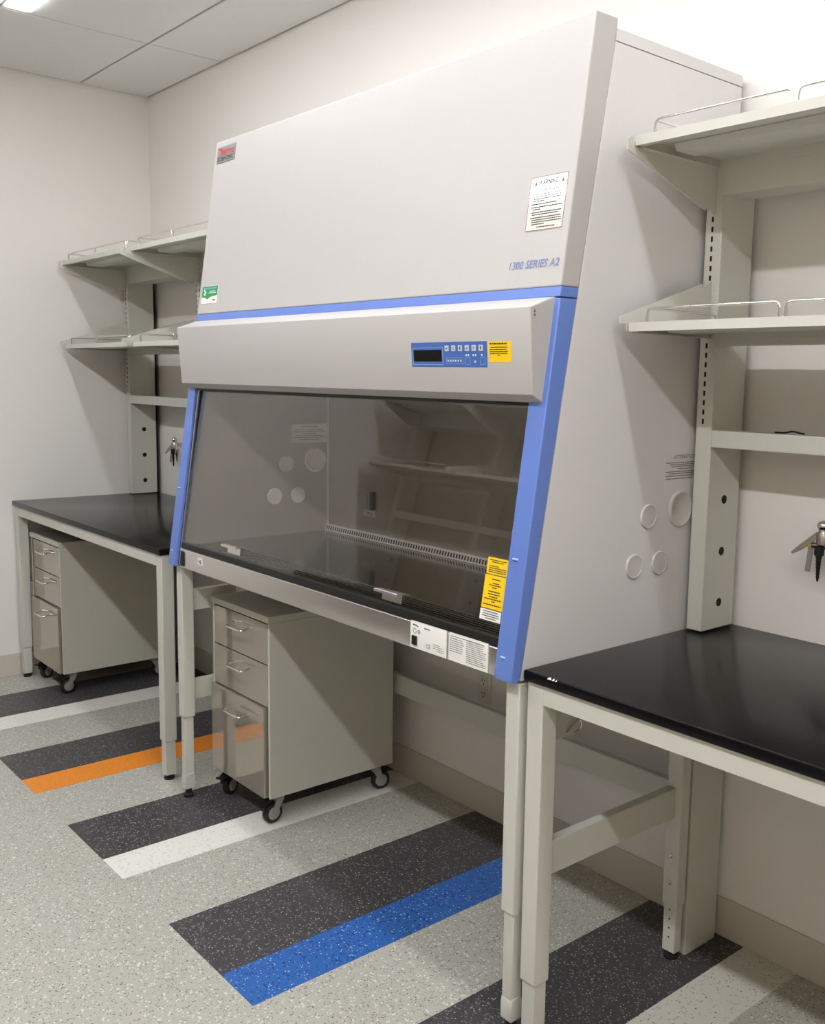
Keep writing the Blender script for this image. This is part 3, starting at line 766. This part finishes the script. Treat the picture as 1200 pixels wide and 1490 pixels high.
# ------------------------------------------------------------------ laboratory gas taps on the wall
tap = thing('gas_tap', '', 'gas tap')     # local: origin on the wall behind the tap body
def T(nm, fn, mt, par=tap, **k):
    bm = bmesh.new(); fn(bm); return build(nm, bm, mt, par, **k)
T('wall_flange', lambda bm: lathe(bm, (0, 0, 0), -Y_, [(0, .024), (.006, .024), (.010, .016), (.048, .011)], 20), 'chrome')
T('body', lambda bm: (lathe(bm, (0, -.062, -.022), Z_, [(0, .010), (.004, .015), (.030, .015), (.036, .011), (.042, .011)], 18), tube(bm, [(-.030, -.062, -.022), (.036, -.062, -.022)], .0075, 12)), 'brass_chrome')
T('ball_cap', lambda bm: lathe(bm, (0, -.062, .018), Z_, [(0, .006), (.003, .013), (.010, .016), (.018, .013), (.023, .004)], 18), 'chrome')
T('lever', lambda bm: (prism_dir(bm, [(-.004, -.068, .006), (-.014, -.068, .012), (-.052, -.080, -.024), (-.070, -.084, -.044), (-.066, -.084, -.048), (-.046, -.080, -.036), (-.012, -.068, -.006)], (0, .006, 0))), 'brass_chrome')
T('lever', lambda bm: prism_dir(bm, [(-.034, -.066, -.024), (-.022, -.066, -.024), (-.024, -.074, -.088), (-.036, -.074, -.088)], (0, .006, 0)), 'brass_chrome')
T('gas_marker', lambda bm: lathe(bm, (-.030, -.062, -.022), Vector((-1, -.6, 0)), [(0, .010), (.006, .010), (.008, .006)], 14), 'yellow_dot')
T('hose_nozzle', lambda bm: lathe(bm, (-.004, -.068, -.022), -Z_, [(0, .012), (.022, .012), (.026, .007)] + [p for i in range(7) for p in ((.028+i*.008, .0078-i*.0005), (.034+i*.008, .0058-i*.0005))] + [(.088, .002)], 14), 'black')
T('hose_nozzle', lambda bm: lathe(bm, (.034, -.066, -.022), -Z_, [(0, .009), (.020, .010), (.026, .007), (.06, .004)], 14), 'brass_chrome')
T('cross_arm', lambda bm: tube(bm, rounded([(.0, -.062, .010), (.030, -.066, .012), (.034, -.066, -.022)], .01), .0055, 10), 'chrome')
tap2 = copy_tree(tap)
tap.location = (3.968, 0, 1.182); tap['label'] = 'chrome laboratory gas tap on the wall above the bench beside the safety cabinet'
tap2.location = (.375, 0, 1.182); tap2['label'] = 'chrome laboratory gas tap half hidden by the blue corner post of the cabinet'
for p in (tap, tap2): p['group'] = 'gas taps on the back wall'

# ------------------------------------------------------------------ wall outlet, loose cable
ol = thing('wall_outlet', 'beige duplex power outlet on the wall beneath the safety cabinet', 'power outlet', (2.703, 0, .470))
B('cover_plate', 'outlet_white', ol, (2.668, 2.738, -.006, -.0005, .413, .527), bevel=.002)
for zc in (.447, .493):
    rc = B('receptacle', 'outlet_white', ol, (2.686, 2.720, -.0085, -.006, zc-.017, zc+.017), bevel=.003)
    B('socket_slots', 'ink', rc, (2.695, 2.698, -.009, -.0085, zc-.002, zc+.008), (2.708, 2.711, -.009, -.0085, zc-.002, zc+.008), (2.701, 2.706, -.009, -.0085, zc-.012, zc-.007), bevel=0)
bm = bmesh.new()
tube(bm, rounded([(3.865, -.135, 1.4345), (3.895, -.138, 1.4345), (3.915, -.142, 1.440), (3.935, -.140, 1.436), (3.945, -.138, 1.4345)], .01), .0022, 6)
build('loose_cable', bm, 'black', None, label='short black cable end lying on the grey rail above the gas tap', cat='cable')
